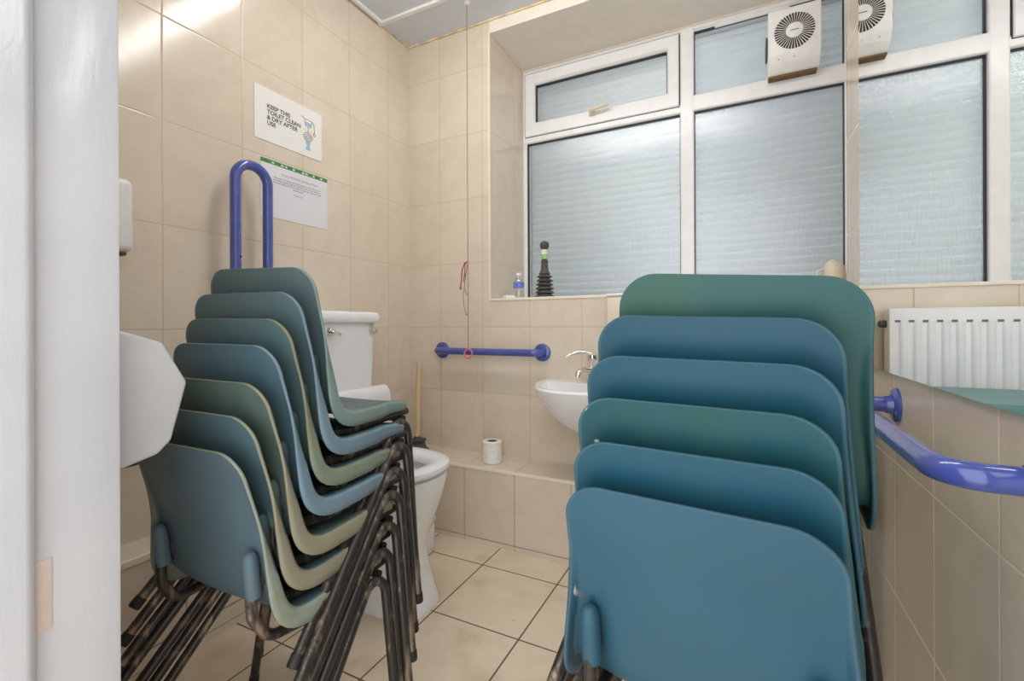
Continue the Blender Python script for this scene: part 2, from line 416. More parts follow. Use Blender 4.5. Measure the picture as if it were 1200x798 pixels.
gasket(gx0, gx1, gz0, gz1, y0+.008, .004); gasket(XR+.022, XM0, SILL+.022, ZT0, y0+.012, .003); gasket(XM1, XE-.022, SILL+.022, ZT0, y0+.012, .003); gasket(XM1, XE-.022, ZT1+.03, SOFF-.026, y0+.012, .003)
gasket(sx0-.003, sx1+.003, sz0-.003, sz1+.003, y0-.004, .003)
wbuild(m, 'gasket', M['gasket'])
for (x0, x1, z0, z1, mt) in ((XR+.022, XM0, SILL+.022, ZT0, 'pane_obscured'), (XM1, XE-.022, SILL+.022, ZT0, 'pane_obscured'), (gx0, gx1, gz0, gz1, 'pane_clear'), (XM1, XE-.022, ZT1+.03, SOFF-.026, 'pane_clear')):
    m = MB(); bm = m.bm; yy = YG+.028
    vv = [bm.verts.new(p) for p in ((x0, yy, z0), (x1, yy, z0), (x1, yy, z1), (x0, yy, z1))]; bm.faces.new(vv)
    wbuild(m, 'glass_pane', M[mt])
m = MB(); m.box((.862, ys-.012, 2.000), (.892, ys+.001, 2.022), .004)
m.tube(fillet([(.877, ys-.01, 2.012), (.877, ys-.034, 2.016), (.955, ys-.036, 2.026), (.972, ys-.034, 2.024)], [.012, .02]), [.010]*10+[.009]*9+[.006], 10)
wbuild(m, 'window_handle', M['creamplastic'], True)
# roller shutter outside the glass: curved interlocking slats
m = MB(); bm = m.bm; pitch, z0, cols = .038, SILL-.05, (XR-.06, 2.0)
nS = int((2.5-z0)/pitch); prev = None
for i in range(nS):
    for k in range(7):
        f = k/6; z = z0+(i+f*.92)*pitch; y = .50-.010*sin(pi*f)**.8
        row = [bm.verts.new((x, y, z)) for x in cols]
        if prev: bm.faces.new((prev[0], prev[1], row[1], row[0])).smooth = True
        prev = row
    # short joint groove
    row = [bm.verts.new((x, .503, z0+(i+.97)*pitch)) for x in cols]
    bm.faces.new((prev[0], prev[1], row[1], row[0])); prev = row
sh = m.build('roller_shutter', M['shutter'], recalc=False)
md = sh.modifiers.new('solid', 'SOLIDIFY'); md.thickness = .004
tag(sh, 'white slatted roller shutter closed outside the window glass', 'shutter')

# door lining at the left edge of the view
door = struct(bpy.data.objects.new('door_1', None), 'glossy white door frame at the left edge of the photo'); COL.objects.link(door); door.location = (.8, -1.65, 0)
def dbuild(m, name, mat=None):
    o = m.build(name, mat or M['gloss'], door, True); o.location = (-.8, 1.65, 0); return o
m = MB(); m.box((.70, YF-.115, 0), (.80, YF, 2.03), .004, 2); m.box((.70, YF-.115, 2.03), (1.83, YF, 2.06), .004, 2); m.box((1.80, YF-.115, 0), (1.83, YF, 2.03), .004)
dbuild(m, 'door_lining')
m = MB(); m.prism([(.70, -1.669), (.80, -1.669), (.806, -1.671), (.814, -1.675), (.819, -1.679), (.820, -1.684), (.820, -1.76), (.70, -1.76)], 0, 2.05, 'z')
dbuild(m, 'door_stop')
m = MB(); m.box((.790, -1.672, .575), (.8015, -1.655, .66), .0005)
dbuild(m, 'strike_plate', simple('brass tinted plate', rgb(206, 190, 180), .4))

# ------------------------------------------------------------------ mirror on the right wall
m = MB(); m.box((1.8575, -1.50, .822), (W, -.247, 2.345))
for f in m.bm.faces:
    f.material_index = 0 if f.calc_center_median().x < 1.858 else 1
tag(m.build('wall_mirror', [M['mirror'], M['mirror_edge']]), 'large frameless mirror on the right tiled wall above the blue rail', 'mirror')

# ------------------------------------------------------------------ ceiling batten light (gives the room its light)
t = thing('ceiling_light', 'long white fluorescent batten on the ceiling above the room', 'light', (.95, -.70, ZC))
MB().box((-.60, -.05, -.03), (.60, .05, 0), .006).build('lamp_body', M['whiteplastic'], t)
rings = []
for x in (-.585, .585): rings.append([(x, .045*cos(pi+pi*k/12), -.03+.042*sin(pi+pi*k/12)) for k in range(13)])
MB().loft(rings, True, True).build('diffuser', M['lamp'], t)

# ------------------------------------------------------------------ stacking chairs
def shell_mesh():
    prof = [(-.1858, .7255), (-.1775, .695), (-.1665, .648), (-.1550, .600), (-.1435, .548), (-.1325, .495), (-.1240, .455), (-.1105, .429), (-.085, .4135), (-.048, .409), (.012, .4095), (.072, .413), (.122, .416), (.152, .4145), (.170, .407), (.177, .3965)]
    # resample smoothly (Catmull-Rom)
    P = [Vector((a, b)) for a, b in prof]; pts = []
    for i in range(len(P)-1):
        p0, p1, p2, p3 = P[max(i-1, 0)], P[i], P[i+1], P[min(i+2, len(P)-1)]
        for k in range(8):
            q = k/8
            pts.append(.5*((2*p1)+(-p0+p2)*q+(2*p0-5*p1+4*p2-p3)*q*q+(-p0+3*p1-3*p2+p3)*q**3))
    pts.append(P[-1])
    cum = [0]
    for a, b in zip(pts, pts[1:]): cum.append(cum[-1]+(b-a).length)
    Ltot = cum[-1]
    def at(s):
        s = min(max(s, 0), Ltot)
        for i in range(len(pts)-1):
            if cum[i+1] >= s:
                q = (s-cum[i])/max(cum[i+1]-cum[i], 1e-9); return pts[i].lerp(pts[i+1], q), (pts[i+1]-pts[i]).normalized()
        return pts[-1], (pts[-1]-pts[-2]).normalized()
    def lerp(tab, x):
        for (a, va), (b, vb) in zip(tab, tab[1:]):
            if x <= b: q = (x-a)/(b-a); q = max(0, min(1, q)); return va+(vb-va)*q
        return tab[-1][1]
    sB = .32  # where the bend begins
    wid = [(0, .1545), (.1, .1600), (.2, .1690), (.30, .1800), (.37, .1840), (.45, .181), (.56, .170), (.70, .162)]
    flg = [(0, .0006), (.05, .001), (.09, .005), (.2, .015), (.30, .026), (.36, .030), (.45, .028), (.56, .022), (.70, .010)]
    rc, rf = .052, .05
    ss = [rc*(1-cos(k/9*pi/2)) for k in range(10)]
    ss += [rc+(Ltot-rc-rf)*k/44 for k in range(1, 45)]
    ss += [Ltot-rf*(1-sin(k/9*pi/2)) for k in range(1, 10)]
    bm = bmesh.new(); rows = []
    ts = [sin(k/8*pi/2) if False else k/8 for k in range(-8, 9)]
    for s in ss:
        p, T = at(s); N = Vector((-T.y, T.x))
        w0 = lerp(wid, s); hw = w0
        if s < rc: hw = w0-rc+sqrt(max(0, rc*rc-(rc-s)**2))
        if s > Ltot-rf: hw = w0-rf+sqrt(max(0, rf*rf-(s-Ltot+rf)**2))
        d = lerp(flg, s)
        if s > Ltot-rf: d *= max(.15, (hw-(w0-rf))/rf)
        sm = lambda x: (lambda q: q*q*(3-2*q))(min(1, max(0, x)))
        amax = pi/2*sm((s-.015)/.26); dish = .013*sm(s/.20) if s < sB else .013+.004*sm((s-sB)/.1)
        if s > Ltot-.12: dish *= max(0, (Ltot-s)/.12)
        ln = .004+.021*sm((s-.08)/.26)*(1-.6*sm((s-.42)/.2))
        if s > Ltot-rf: ln = max(.003, ln*(hw-(w0-rf))/rf)
        steps = [(.0035, .17), (.0035, .5), (.0035, .83), (ln*.5, 1), (ln*.5, 1)]
        row = []
        def pt(x, n): return bm.verts.new((x, p.x+N.x*n, p.y+N.y*n))
        wi = hw-sum(l_*cos(amax*f_) for l_, f_ in steps)
        cross = [(wi*tt, dish*(abs(tt)**2.2)) for tt in ts]
        e = dish
        side = []; ex, en = wi, e
        for l_, f_ in steps:
            ex += l_*cos(amax*f_); en -= l_*sin(amax*f_); side.append((ex, en))
        for x, n in reversed(side): row.append(pt(-x, n))
        for x, n in cross: row.append(pt(x, n))
        for x, n in side: row.append(pt(x, n))
        rows.append(row)
    nc = len(rows[0])
    for A, B, s_ in zip(rows, rows[1:], ss):
        kk = 2 if s_ < .22 else 4
        for k in range(nc-1):
            f = bm.faces.new((A[k], A[k+1], B[k+1], B[k])); f.smooth = True
            f.material_index = 1 if (k < kk or k >= nc-1-kk) else 0
    bmesh.ops.recalc_face_normals(bm, faces=bm.faces[:])
    me = bpy.data.meshes.new('seat_shell'); bm.to_mesh(me); bm.free()
    return me
SHELL = shell_mesh()
def chair_proto():
    root = thing('stacking_chair', 'chair', 'chair')
    SHELL.materials.append(M['bar']); SHELL.materials.append(M['bar'])
    sh = bpy.data.objects.new('seat_shell', SHELL); COL.objects.link(sh); sh.parent = root
    md = sh.modifiers.new('solid', 'SOLIDIFY'); md.thickness = .0048; md.offset = 0; md.material_offset_rim = 1
    for sx in (-1, 1):
        # moulded socket on the back of the shell
        m = MB(); A, B = Vector((sx*.1334, -.1495, .5430)), Vector((sx*.1334, -.1415, .4640)); dr = (B-A).normalized()
        m.tube([A-dr*.004, A-dr*.001, A+dr*.006, A+dr*.02, B-dr*.008, B-dr*.002, B], [.004, .009, .0125, .0135, .0140, .0140, .0120], 14)
        so = m.build('frame_socket', M['bar'], sh, True)
        # support tube from socket under the seat to the front
        path = fillet([(sx*.1334, -.1470, .480), (sx*.1343, -.1445, .428), (sx*.140, -.117, .381), (sx*.150, -.047, .376), (sx*.160, .083, .390), (sx*.164, .158, .3965)], [.03, .035, .05, .05], 6)
        MB().tube(path, .0098, 12).build('support_tube', M['tube'], root, True)
    for sx in (-1, 1):
        foot_r, top, foot_f = Vector((sx*.2275, -.2501, .0)), Vector((sx*.1725, .1430, .4320)), Vector((sx*.2393, .1262, .0))
        path = fillet([foot_r, top, foot_f], .034, 12)
        fr = MB().tube(path, .0105, 12).build('side_frame', M['tube'], root, True)
        for ft, o2 in ((foot_r, top), (foot_f, top)):
            dd = (o2-ft).normalized()
            MB().tube([ft-dd*.000, ft+dd*.004, ft+dd*.022], [.0105, .0122, .0118], 12).build('rubber_foot', M['foot'], fr, True)
    MB().tube([(-.178, .130, .380), (.178, .130, .380)], .009, 10).build('crossbar', M['bar'], root, True)
    return root
def copy_tree(o, parent=None):
    c = o.copy(); COL.objects.link(c); c.parent = parent
    if parent is not None: c.matrix_parent_inverse = o.matrix_parent_inverse.copy()
    for ch in list(o.children): copy_tree(ch, c)
    return c
def set_shell(root, mat_main, mat_rim):
    for ch in root.children:
        if ch.name.startswith('seat_shell'):
            for i, mm in enumerate((mat_main, mat_rim)):
                ch.material_slots[i].link = 'OBJECT'; ch.material_slots[i].material = mm
            for so in ch.children:
                so.material_slots[0].link = 'OBJECT'; so.material_slots[0].material = mat_main
Q = dict(dy=.0239, dz=.0554, Lx=.6459, Ly=-1.2541, Lyaw=.0413, Ldx=-.0077, Ldy=-.0028, Lpit=-.0087, Rx=1.5001, Ry=-1.1503, Ryaw=-.1226, Rdx=-.0011, Rroll=.0087, Lroll=.005)
OFF = {('L', 0): (-.004, .004, .0, -.010, .004, .0), ('L', 1): (-.003, .0016, -.0005, -.010, .005, 0), ('L', 2): (.0062, -.0018, -.0024, -.0113, -.0039, .0109),
       ('L', 3): (.0078, -.0041, .0067, -.0087, -.0068, .0132), ('L', 4): (.0087, -.004, -.0009, .0126, -.0094, -.0074), ('L', 5): (.0101, -.0031, -.0044, .0322, -.0225, .0028), ('L', 6): (-.0014, .0033, -.0053, .0551, -.0061, -.0351),
       ('R', 0): (.0073, .0005, .0, -.004, -.0007, .0097), ('R', 1): (.0031, .0004, -.0008, .0151, -.0064, -.008), ('R', 2): (0, 0, -.0009, .0077, -.0126, -.0022),
       ('R', 3): (-.0007, -.0001, -.0003, .0023, -.0115, .0008), ('R', 4): (-.0039, .0006, .0008, -.0108, -.0036, -.0106), ('R', 5): (-.012, -.0003, .003, .0423, .0304, -.0096)}
def roll_m(a): return Matrix.Rotation(a, 4, 'Y')
def chair_matrix(st, k):
    d = OFF[(st, k)]
    loc = Matrix.Rotation(d[3], 4, 'Z') @ roll_m(d[4]) @ Matrix.Diagonal((1+d[5], 1, 1, 1))
    if st == 'L': yaw, dx, dy, ox, oy, ro, pt = Q['Lyaw'], Q['Ldx'], Q['dy']+Q['Ldy'], Q['Lx'], Q['Ly'], Q['Lroll']*k, Q['Lpit']*k
    else: yaw, dx, dy, ox, oy, ro, pt = Q['Ryaw'], Q['Rdx'], Q['dy'], Q['Rx'], Q['Ry'], Q['Rroll']*k, 0
    mm = Matrix.Translation((ox, oy, 0)) @ Matrix.Rotation(yaw, 4, 'Z') @ Matrix.Translation((dx*k, dy*k, Q['dz']*k)) @ roll_m(ro) @ Matrix.Rotation(pt, 4, 'X')
    return Matrix.Translation(d[:3]) @ mm @ loc
TEAL, SLATE, BLUE = rgb(44, 98, 108), rgb(66, 98, 112), rgb(46, 92, 122)
GREENISH, DIRT, OLIVE = rgb(80, 100, 84), rgb(128, 128, 96), rgb(98, 108, 82)
CH = {  # base, grime, amount, rim base, rim grime, rim amount, scuffs
    ('L', 0): (rgb(87, 108, 118), rgb(108, 120, 117), .25, rgb(138, 148, 136), DIRT, .5, .5), ('L', 1): (rgb(80, 105, 112), rgb(89, 109, 109), .3, rgb(137, 145, 128), rgb(144, 135, 114), .6, .3),
    ('L', 2): (rgb(97, 116, 114), GREENISH, .6, rgb(140, 143, 124), rgb(146, 137, 115), .7, .6), ('L', 3): (rgb(80, 107, 117), rgb(87, 109, 112), .3, rgb(114, 138, 152), rgb(115, 132, 138), .3, .2),
    ('L', 4): (rgb(85, 109, 113), rgb(95, 115, 112), .35, rgb(128, 142, 126), DIRT, .5, .2), ('L', 5): (rgb(87, 108, 112), rgb(95, 112, 112), .3, rgb(111, 134, 147), rgb(115, 132, 138), .3, .4), ('L', 6): (rgb(88, 108, 112), rgb(96, 111, 109), .35, rgb(120, 141, 138), rgb(121, 134, 122), .4, .2),
    ('R', 0): (rgb(46, 85, 102), rgb(51, 84, 94), .2, rgb(61, 94, 111), rgb(71, 96, 103), .2, 1.), ('R', 1): (rgb(30, 76, 93), rgb(35, 80, 86), .25, rgb(53, 93, 106), rgb(58, 93, 98), .2, .3),
    ('R', 2): (rgb(28, 75, 85), rgb(38, 80, 76), .4, rgb(57, 97, 101), rgb(66, 94, 88), .3, 1.), ('R', 3): (rgb(28, 75, 93), rgb(33, 76, 86), .25, rgb(54, 93, 105), rgb(58, 93, 98), .2, .6),
    ('R', 4): (rgb(32, 75, 93), rgb(34, 74, 84), .25, rgb(54, 91, 103), rgb(58, 93, 98), .2, .1), ('R', 5): (rgb(46, 86, 86), rgb(62, 94, 83), .55, rgb(57, 92, 96), rgb(69, 99, 94), .3, .2)}
LABEL = {('L', 6): 'topmost chair of the left stack, slate teal, with the toilet visible past its seat', ('L', 5): 'second chair from the top of the left stack, with a pale blue edge',
         ('L', 4): 'third chair from the top of the left stack, with a dirty green edge', ('L', 3): 'middle chair of the left stack, blue teal with a clean pale blue edge',
         ('L', 2): 'grimy greenish chair third from the bottom of the left stack', ('L', 1): 'second chair from the bottom of the left stack, with a stained edge',
         ('L', 0): 'lowest chair of the left stack, whole slate blue back and both sockets showing',
         ('R', 5): 'topmost chair of the right stack, greenish teal, tallest beside the mirror', ('R', 4): 'second chair from the top of the right stack, clean blue teal',
         ('R', 3): 'third chair from the top of the right stack, blue with small pale chips', ('R', 2): 'third chair from the bottom of the right stack, teal with pale paint flecks',
         ('R', 1): 'second chair from the bottom of the right stack, plain dark teal', ('R', 0): 'lowest chair of the right stack, nearest, large blue scuffed back'}
proto = chair_proto(); first = True
for st, n in (('L', 7), ('R', 6)):
    for k in range(n):
        o = proto if first else copy_tree(proto)
        first = False
        o.matrix_world = chair_matrix(st, k)
        b, g, a, rb, rg, ra, sc = CH[(st, k)]
        sd = k+(0 if st == 'L' else 10)
        set_shell(o, shell_mat('chair plastic', b, g, a, sd, sc), shell_mat('chair edge plastic', rb, rg, ra, sd+.5, sc*.5))
        o['label'] = LABEL[(st, k)]; o['category'] = 'chair'
        o['group'] = 'plastic chairs stacked by the left wall' if st == 'L' else 'plastic chairs stacked in front of the basin'

# ------------------------------------------------------------------ toilet
TY = -.668
tl = thing('toilet', 'white close coupled toilet against the left wall with seat ring down', 'toilet', (.008, TY, 0))
def sellip(cx, cz, a, b, n=40, p=2.3, back=None):
    r = []
    for k in range(n):
        t_ = 2*pi*k/n; c, s = cos(t_), sin(t_)
        x = math.copysign(abs(c)**(2/p), c)*a; y = math.copysign(abs(s)**(2/p), s)*b
        if back is not None: x = max(x, -back)
        r.append((cx+x, y, cz))
    return r
rings = [sellip(.450, 0, .172, .112, p=2.6), sellip(.450, .012, .174, .114, p=2.6), sellip(.450, .06, .158, .104), sellip(.440, .14, .142, .098), sellip(.435, .20, .142, .102), sellip(.438, .26, .160, .120),
         sellip(.440, .32, .178, .144), sellip(.440, .38, .196, .164), sellip(.442, .42, .203, .172), sellip(.442, .436, .201, .170), sellip(.442, .440, .190, .160),
         sellip(.450, .438, .155, .120), sellip(.450, .40, .145, .112), sellip(.44, .32, .12, .085), sellip(.44, .25, .06, .05)]
MB().loft(rings).build('pan', M['ceramic'], tl, True)
MB().box((.119, -.115, .20), (.33, .115, .435), .03, 4).build('pan_shelf', M['ceramic'], tl, True)
rings = [sellip(.445, .446, .200, .172), sellip(.445, .456, .208, .178), sellip(.445, .468, .206, .176), sellip(.445, .476, .190, .160), sellip(.450, .474, .152, .118), sellip(.452, .462, .136, .100), sellip(.452, .446, .132, .096)]
m = MB(); m.loft(rings+[rings[0]], False, False); m.build('toilet_seat', M['seatplastic'], tl, True)
for yy in (-.08, .08): MB().tube([(.262, yy-.02, .468), (.262, yy+.02, .468)], .011, 10).build('seat_hinge', M['chrome'], tl, True)
# rounded back rest in front of the cistern
prof = [(.205, .455), (.205, .655), (.215, .690), (.240, .704), (.262, .698), (.276, .675), (.284, .60), (.284, .455)]
MB().prism([(a, b) for a, b in prof], -.205, .203, 'y', .012).build('backrest', M['seatplastic'], tl, True)
m = MB()
rings = [[(x, y, z) for x, y in rrect(.105-.0, 0, .095, hy, .03)] for z, hy in ((.57, .155), (.59, .178), (.69, .190), (.954, .206))]
m.loft(rings); m.build('cistern_tank', M['ceramic'], tl, True)
m = MB(); rings = []
for z, g in ((.951, .004), (.957, .008), (.981, .008), (.989, .004), (.994, -.006)): rings.append([(x, y, z) for x, y in rrect(.108, 0, .103+g, .209+g, .03)])
m.loft(rings); m.build('cistern_lid', M['ceramic'], tl, True)
m = MB(); m.lathe([(.019, 0), (.021, .006), (.019, .013), (.006, .018)], (.199, .178, .925), 20, 'x'); m.build('flush_button', M['chrome'], tl, True)
m = MB(); m.lathe([(.014, 0), (.014, .012), (.009, .018)], (.199, -.042, .918), 16, 'x'); m.tube(fillet([(.21, -.042, .918), (.222, -.042, .918), (.224, -.01, .905)], .008), .006, 8); m.build('flush_lever', M['chrome'], tl, True)

t = thing('pedal_bin', 'small white plastic bin on the floor behind the toilet pan', 'bin', (.347, -.396, 0))
MB().box((-.06, -.058, 0), (.06, .058, .125), .012, 3).build('bin_body', M['whiteplastic'], t, True)
MB().box((-.063, -.061, .127), (.063, .061, .150), .010, 3).build('bin_lid', M['whiteplastic'], t, True)

# ------------------------------------------------------------------ wash basin and tap
BX = 1.0
bs = thing('wash_basin', 'white wall hung wash basin half hidden behind the right chair stack', 'basin', (BX, 0, 0))
def dring(z, hw, dep, yb=0., n=36, p=2.4):
    r = []
    for k in range(n):
        a = pi*k/(n-1); c, s = cos(a), sin(a)
        r.append((math.copysign(abs(c)**(2/p), c)*hw, -yb-(abs(s)**(2/p))*dep, z))
    return r
ZB = .697
rings = [dring(ZB-.205, .05, .12), dring(ZB-.190, .085, .175), dring(ZB-.145, .140, .245), dring(ZB-.10, .178, .290), dring(ZB-.06, .205, .325), dring(ZB-.03, .222, .345), dring(ZB-.006, .232, .355), dring(ZB+.003, .227, .35),
         dring(ZB+.001, .196, .235, .088), dring(ZB-.02, .188, .225, .092), dring(ZB-.07, .165, .195, .10), dring(ZB-.12, .11, .14, .12), dring(ZB-.135, .05, .07, .15)]
MB().loft(rings).build('basin_bowl', M['ceramic'], bs, True)
m = MB(); m.lathe([(.018, ZB-.136), (.018, ZB-.131), (.008, ZB-.129)], (0, -.185, 0), 16); m.build('drain', M['chrome'], bs, True)
m = MB(); m.tube([(0, -.13, ZB-.225), (0, -.13, ZB-.30), (0, -.06, ZB-.34), (0, .0, ZB-.34)], .017, 12); m.build('waste_trap', M['whiteplastic'], bs, True)
tp = thing('basin_tap', 'chrome lever mixer tap on the back rim of the basin', 'tap', (.995, -.045, ZB))
m = MB(); m.lathe([(.026, .0), (.026, .006), (.020, .012), (.019, .085), (.022, .09), (.022, .118), (.015, .124)], (0, 0, 0), 20); m.build('tap_body', M['chrome'], tp, True)
m = MB(); m.tube(fillet([(0, 0, .055), (-.022, -.04, .058), (-.040, -.07, .048), (-.042, -.073, .028)], [.05, .015]), .0115, 12); m.build('spout', M['chrome'], tp, True)
m = MB(); m.tube([(0, .0, .120), (-.02, -.01, .126), (-.055, -.03, .128), (-.085, -.045, .118), (-.10, -.052, .108)], [.012, .010, .008, .007, .005], 10); m.build('tap_lever', M['chrome'], tp, True)
t = thing('soap_dispenser', 'cream wall dispenser under the sill, left of the right chair stack', 'dispenser', (1.117, 0, .925))
MB().box((-.06, -.075, 0), (.06, 0, .128), .012, 3).build('dispenser_body', M['creamplastic'], t, True)
MB().box((-.062, -.078, .128), (.062, 0, .140), .006, 2).build('dispenser_lid', M['trimwhite'], t, True)

# ------------------------------------------------------------------ grab rails
def flange(m, c, axis, r=.040, t=.008, sg=-1):
    m.lathe([(r, 0), (r, sg*t*.6), (r*.92, sg*t), (.022, sg*t*1.3), (.020, sg*t*2.8)], c, 24, axis)
def screws(c, axis, r, off):
    m = MB()
    for k in range(3):
        a = pi/2+2*pi*k/3; x, y = r*cos(a), r*sin(a)
        p = {'y': (x, off, y), 'x': (off, x, y)}[axis]
        m.lathe([(.005, 0), (.0045, .002 if off > 0 else -.002)], Vector(c)+Vector(p), 10, axis)
    return m
def rail(name, label, path, fl, axis, sg, r=.0165):
    t = thing(name, label, 'grab rail', path[0])
    b = Vector(path[0])
    MB().tube([Vector(p)-b for p in path], r, 18).build('rail_tube', M['blue'], t, True)
    for c in fl:
        m = MB(); flange(m, Vector(c)-b, axis, sg=sg); f = m.build('wall_flange', M['blue'], t, True)
        screws(Vector(c)-b, axis, .031, sg*.0085).build('screw', M['screw'], f)
    return t
zr = .8155
rail('grab_rail', 'horizontal blue grab rail on the tiled back wall behind the toilet', fillet([(.208, -.002, zr), (.208, -.062, zr), (.750, -.062, zr), (.750, -.002, zr)], .03, 10), [(.208, 0, zr), (.750, 0, zr)], 'y', -1)
zr2 = .748
rail('grab_rail', 'horizontal blue grab rail on the right wall below the mirror', fillet([(W-.002, -.547, zr2), (W-.092, -.547, zr2), (W-.098, -1.142, zr2), (W-.002, -1.142, zr2)], [.03, .07], 12), [(W, -.547, zr2), (W, -1.142, zr2)], 'x', -1, .0175)
t = thing('drop_down_rail', 'upright blue hinged support rail folded against the left wall', 'support rail', (.075, -.911, 1.06))
MB().tube(fillet([(0, -.057, .0), (0, -.057, .418), (0, .057, .418), (0, .057, .0)], .0565, 12), .0165, 18).build('rail_loop', M['blue'], t, True)
MB().box((-.075, -.085, -.06), (-.062, .085, .035), .004).build('wall_plate', M['blue'], t, True)
m = MB(); m.box((-.063, -.075, -.02), (.018, -.035, .03), .006); m.box((-.063, .035, -.02), (.018, .075, .03), .006); m.build('hinge_bracket', M['blue'], t, True)
m = MB(); m.lathe([(.004, 0), (.003, .0015)], (.0160, -.050, .105), 10, 'x'); m.build('screw', M['foot'], t)

# ------------------------------------------------------------------ notices on the left wall
TXT = Matrix(((0, 0, 1, 0), (1, 0, 0, 0), (0, 1, 0, 0), (0, 0, 0, 1)))
def text(s, size, y, z, x, mat, parent, name='lettering', align='LEFT', bold=.0, sx=1.):
    cu = bpy.data.curves.new('txt', 'FONT'); cu.body = s; cu.size = size; cu.align_x = align; cu.offset = bold; cu.space_line = .95; cu.resolution_u = 3
    ob = bpy.data.objects.new('txt', cu); COL.objects.link(ob)
    dg = bpy.context.evaluated_depsgraph_get(); me = bpy.data.meshes.new_from_object(ob.evaluated_get(dg)); bpy.data.objects.remove(ob)
    me.transform(Matrix.Translation((x, y, z)) @ TXT @ Matrix.Diagonal((sx, 1, 1, 1)))
    me.materials.clear(); me.materials.append(mat)
    o = bpy.data.objects.new(name, me); COL.objects.link(o); o.parent = parent; return o
nt = thing('notice', 'upper white laminated notice reading keep this toilet clean', 'notice', (0, -.706, 1.7105))
MB().box((.0008, -.1465, -.097), (.0022, .1465, .097), .0005, 1).build('sheet', M['paper'], nt)
text('KEEP THIS\nTOILET CLEAN\n& DRY AFTER\nUSE', .0215, -.098, .026, .0026, M['ink'], nt, bold=.0006, sx=1.0)
def line(m, pts, r=.0010, closed=False): m.tube([(.0024, a, b) for a, b in pts], r, 6, closed=closed)
m = MB(); line(m, [(.062, .050), (.098, .050), (.094, .024), (.068, .024)], closed=True); line(m, [(.048, .056), (.058, .052), (.062, .050)]); line(m, [(.080, .024), (.080, -.002)]); line(m, [(.098, .050), (.108, .040), (.110, .006)])
for rx, rz_ in ((.020, .017), (.013, .011), (.006, .005)): line(m, [(.079+rx*cos(a*pi/12), -.018+rz_*sin(a*pi/12)) for a in range(24)], closed=True)
m.build('cartoon_outline', M['ink'], nt)
m = MB(); m.prism([(.069, .027), (.093, .027), (.095, .040), (.067, .040)], .0022, .0027, 'x'); m.prism([(.068, -.036), (.092, -.036), (.086, -.052), (.092, -.070), (.068, -.070), (.074, -.052)], .0022, .0027, 'x'); m.build('cartoon_fill', M['ink_blue'], nt)
m = MB()
for a, b in ((.062, .008), (.070, .003), (.092, .008), (.098, .002), (.103, -.016)): m.prism([(a-.004, b-.002), (a+.004, b), (a+.002, b+.004)], .0022, .0026, 'x')
m.build('cartoon_splash', M['ink_orange'], nt)
m = MB(); line(m, [(.106, .006), (.114, .004), (.112, -.006), (.105, -.005)], .0012, True); m.build('cartoon_handle', M['red_cord'], nt)
n2 = thing('notice', 'lower white notice with a green header strip, partly behind the blue rail', 'notice', (0, -.681, 1.4445))
MB().box((.0006, -.148, -.105), (.0018, .148, .105), .0004, 1).build('sheet', M['paper2'], n2)
hd = MB().box((.0014, -.148, .091), (.0024, .148, .105)).build('header_strip', M['green'], n2)
m = MB()
for k, a in enumerate((-.10, -.062, -.045, -.012, .03, .046, .08, .118)): m.prism([(a-.006, .095), (a+.005, .094), (a+.006, .099), (a-.003, .102)], .0022, .0027, 'x')
m.build('header_motif', M['label_cream'], hd)
text('Mums, Parents & guardians Please', .0125, .018, .060, .0021, M['ink_red'], n2, align='CENTER', sx=.95)
text('Please do not leave any dirty nappies on the floor or in\nthe toilet, please dispose of them in the bin provided so\nthe next person to use it finds it clean and tidy and is not\nembarrassed', .0095, .008, .043, .0021, M['ink'], n2, align='CENTER', sx=.98)
text('Thank You', .0095, .008, -.004, .0021, M['ink'], n2, align='CENTER')
t = thing('wall_dispenser', 'white rounded wall box on the left wall beside the door frame', 'dispenser', (0, -1.30, 1.24))
MB().box((0, -.065, -.10), (.06, .062, .10), .018, 4).build('dispenser_body', M['whiteplastic'], t, True)
MB().box((.012, -.05, -.108), (.045, .05, -.098), .003).build('outlet', M['rim_dirt'], t)

# white hexagonal towel dispenser on the front wall beside the door
t = thing('towel_dispenser', 'white angular paper towel dispenser jutting in beside the door frame', 'dispenser', (.59, YF, .831))
poly = [(0, .102), (.036, .100), (.090, .081), (.126, .014), (.102, -.078), (.083, -.096), (.03, -.108), (0, -.112)]
MB().prism(poly, -.13, .13, 'x', .006).build('dispenser_cover', M['whiteplastic_shaded'], t, True)
MB().box((-.09, .04, -.116), (.09, .075, -.098), .003).build('outlet', M['fandark'], t)

# ------------------------------------------------------------------ things on ledge and sill
t = thing('toilet_roll', 'white toilet roll standing on end on the tiled ledge', 'toilet roll', (.551, -.112, LED+.001))
m = MB(); pr = [(.024, 0), (.041, 0), (.044, .003), (.0445, .05), (.044, .092), (.041, .095), (.024, .095)]
m.lathe(pr+[(.024, 0)], (0, 0, 0), 28, cap0=False, cap1=False); m.build('paper', M['tissue'], t, True)
m = MB(); m.lathe([(.0235, .002), (.0235, .093), (.021, .093), (.021, .002), (.0235, .002)], (0, 0, 0), 24, cap0=False, cap1=False); m.build('core', M['card'], t, True)
t = thing('plunger', 'wooden handled rubber plunger standing in the corner behind the toilet', 'plunger', (.130, -.106, LED+.001))
m = MB(); m.lathe([(.056, .0), (.058, .004), (.046, .012), (.036, .036), (.042, .05), (.044, .054), (.018, .058), (.014, .07)], (0, 0, 0), 28); m.build('cup', M['rubber'], t, True)
m = MB(); m.tube([(0, 0, .06), (.002, .004, .25), (.004, .012, .43)], [.012, .0125, .012], 12); m.build('handle', M['wood'], t, True)
t = thing('bellows_plunger', 'dark grey concertina drain plunger with ball handle on the window sill', 'plunger', (.724, .09, SILL))
pr = []
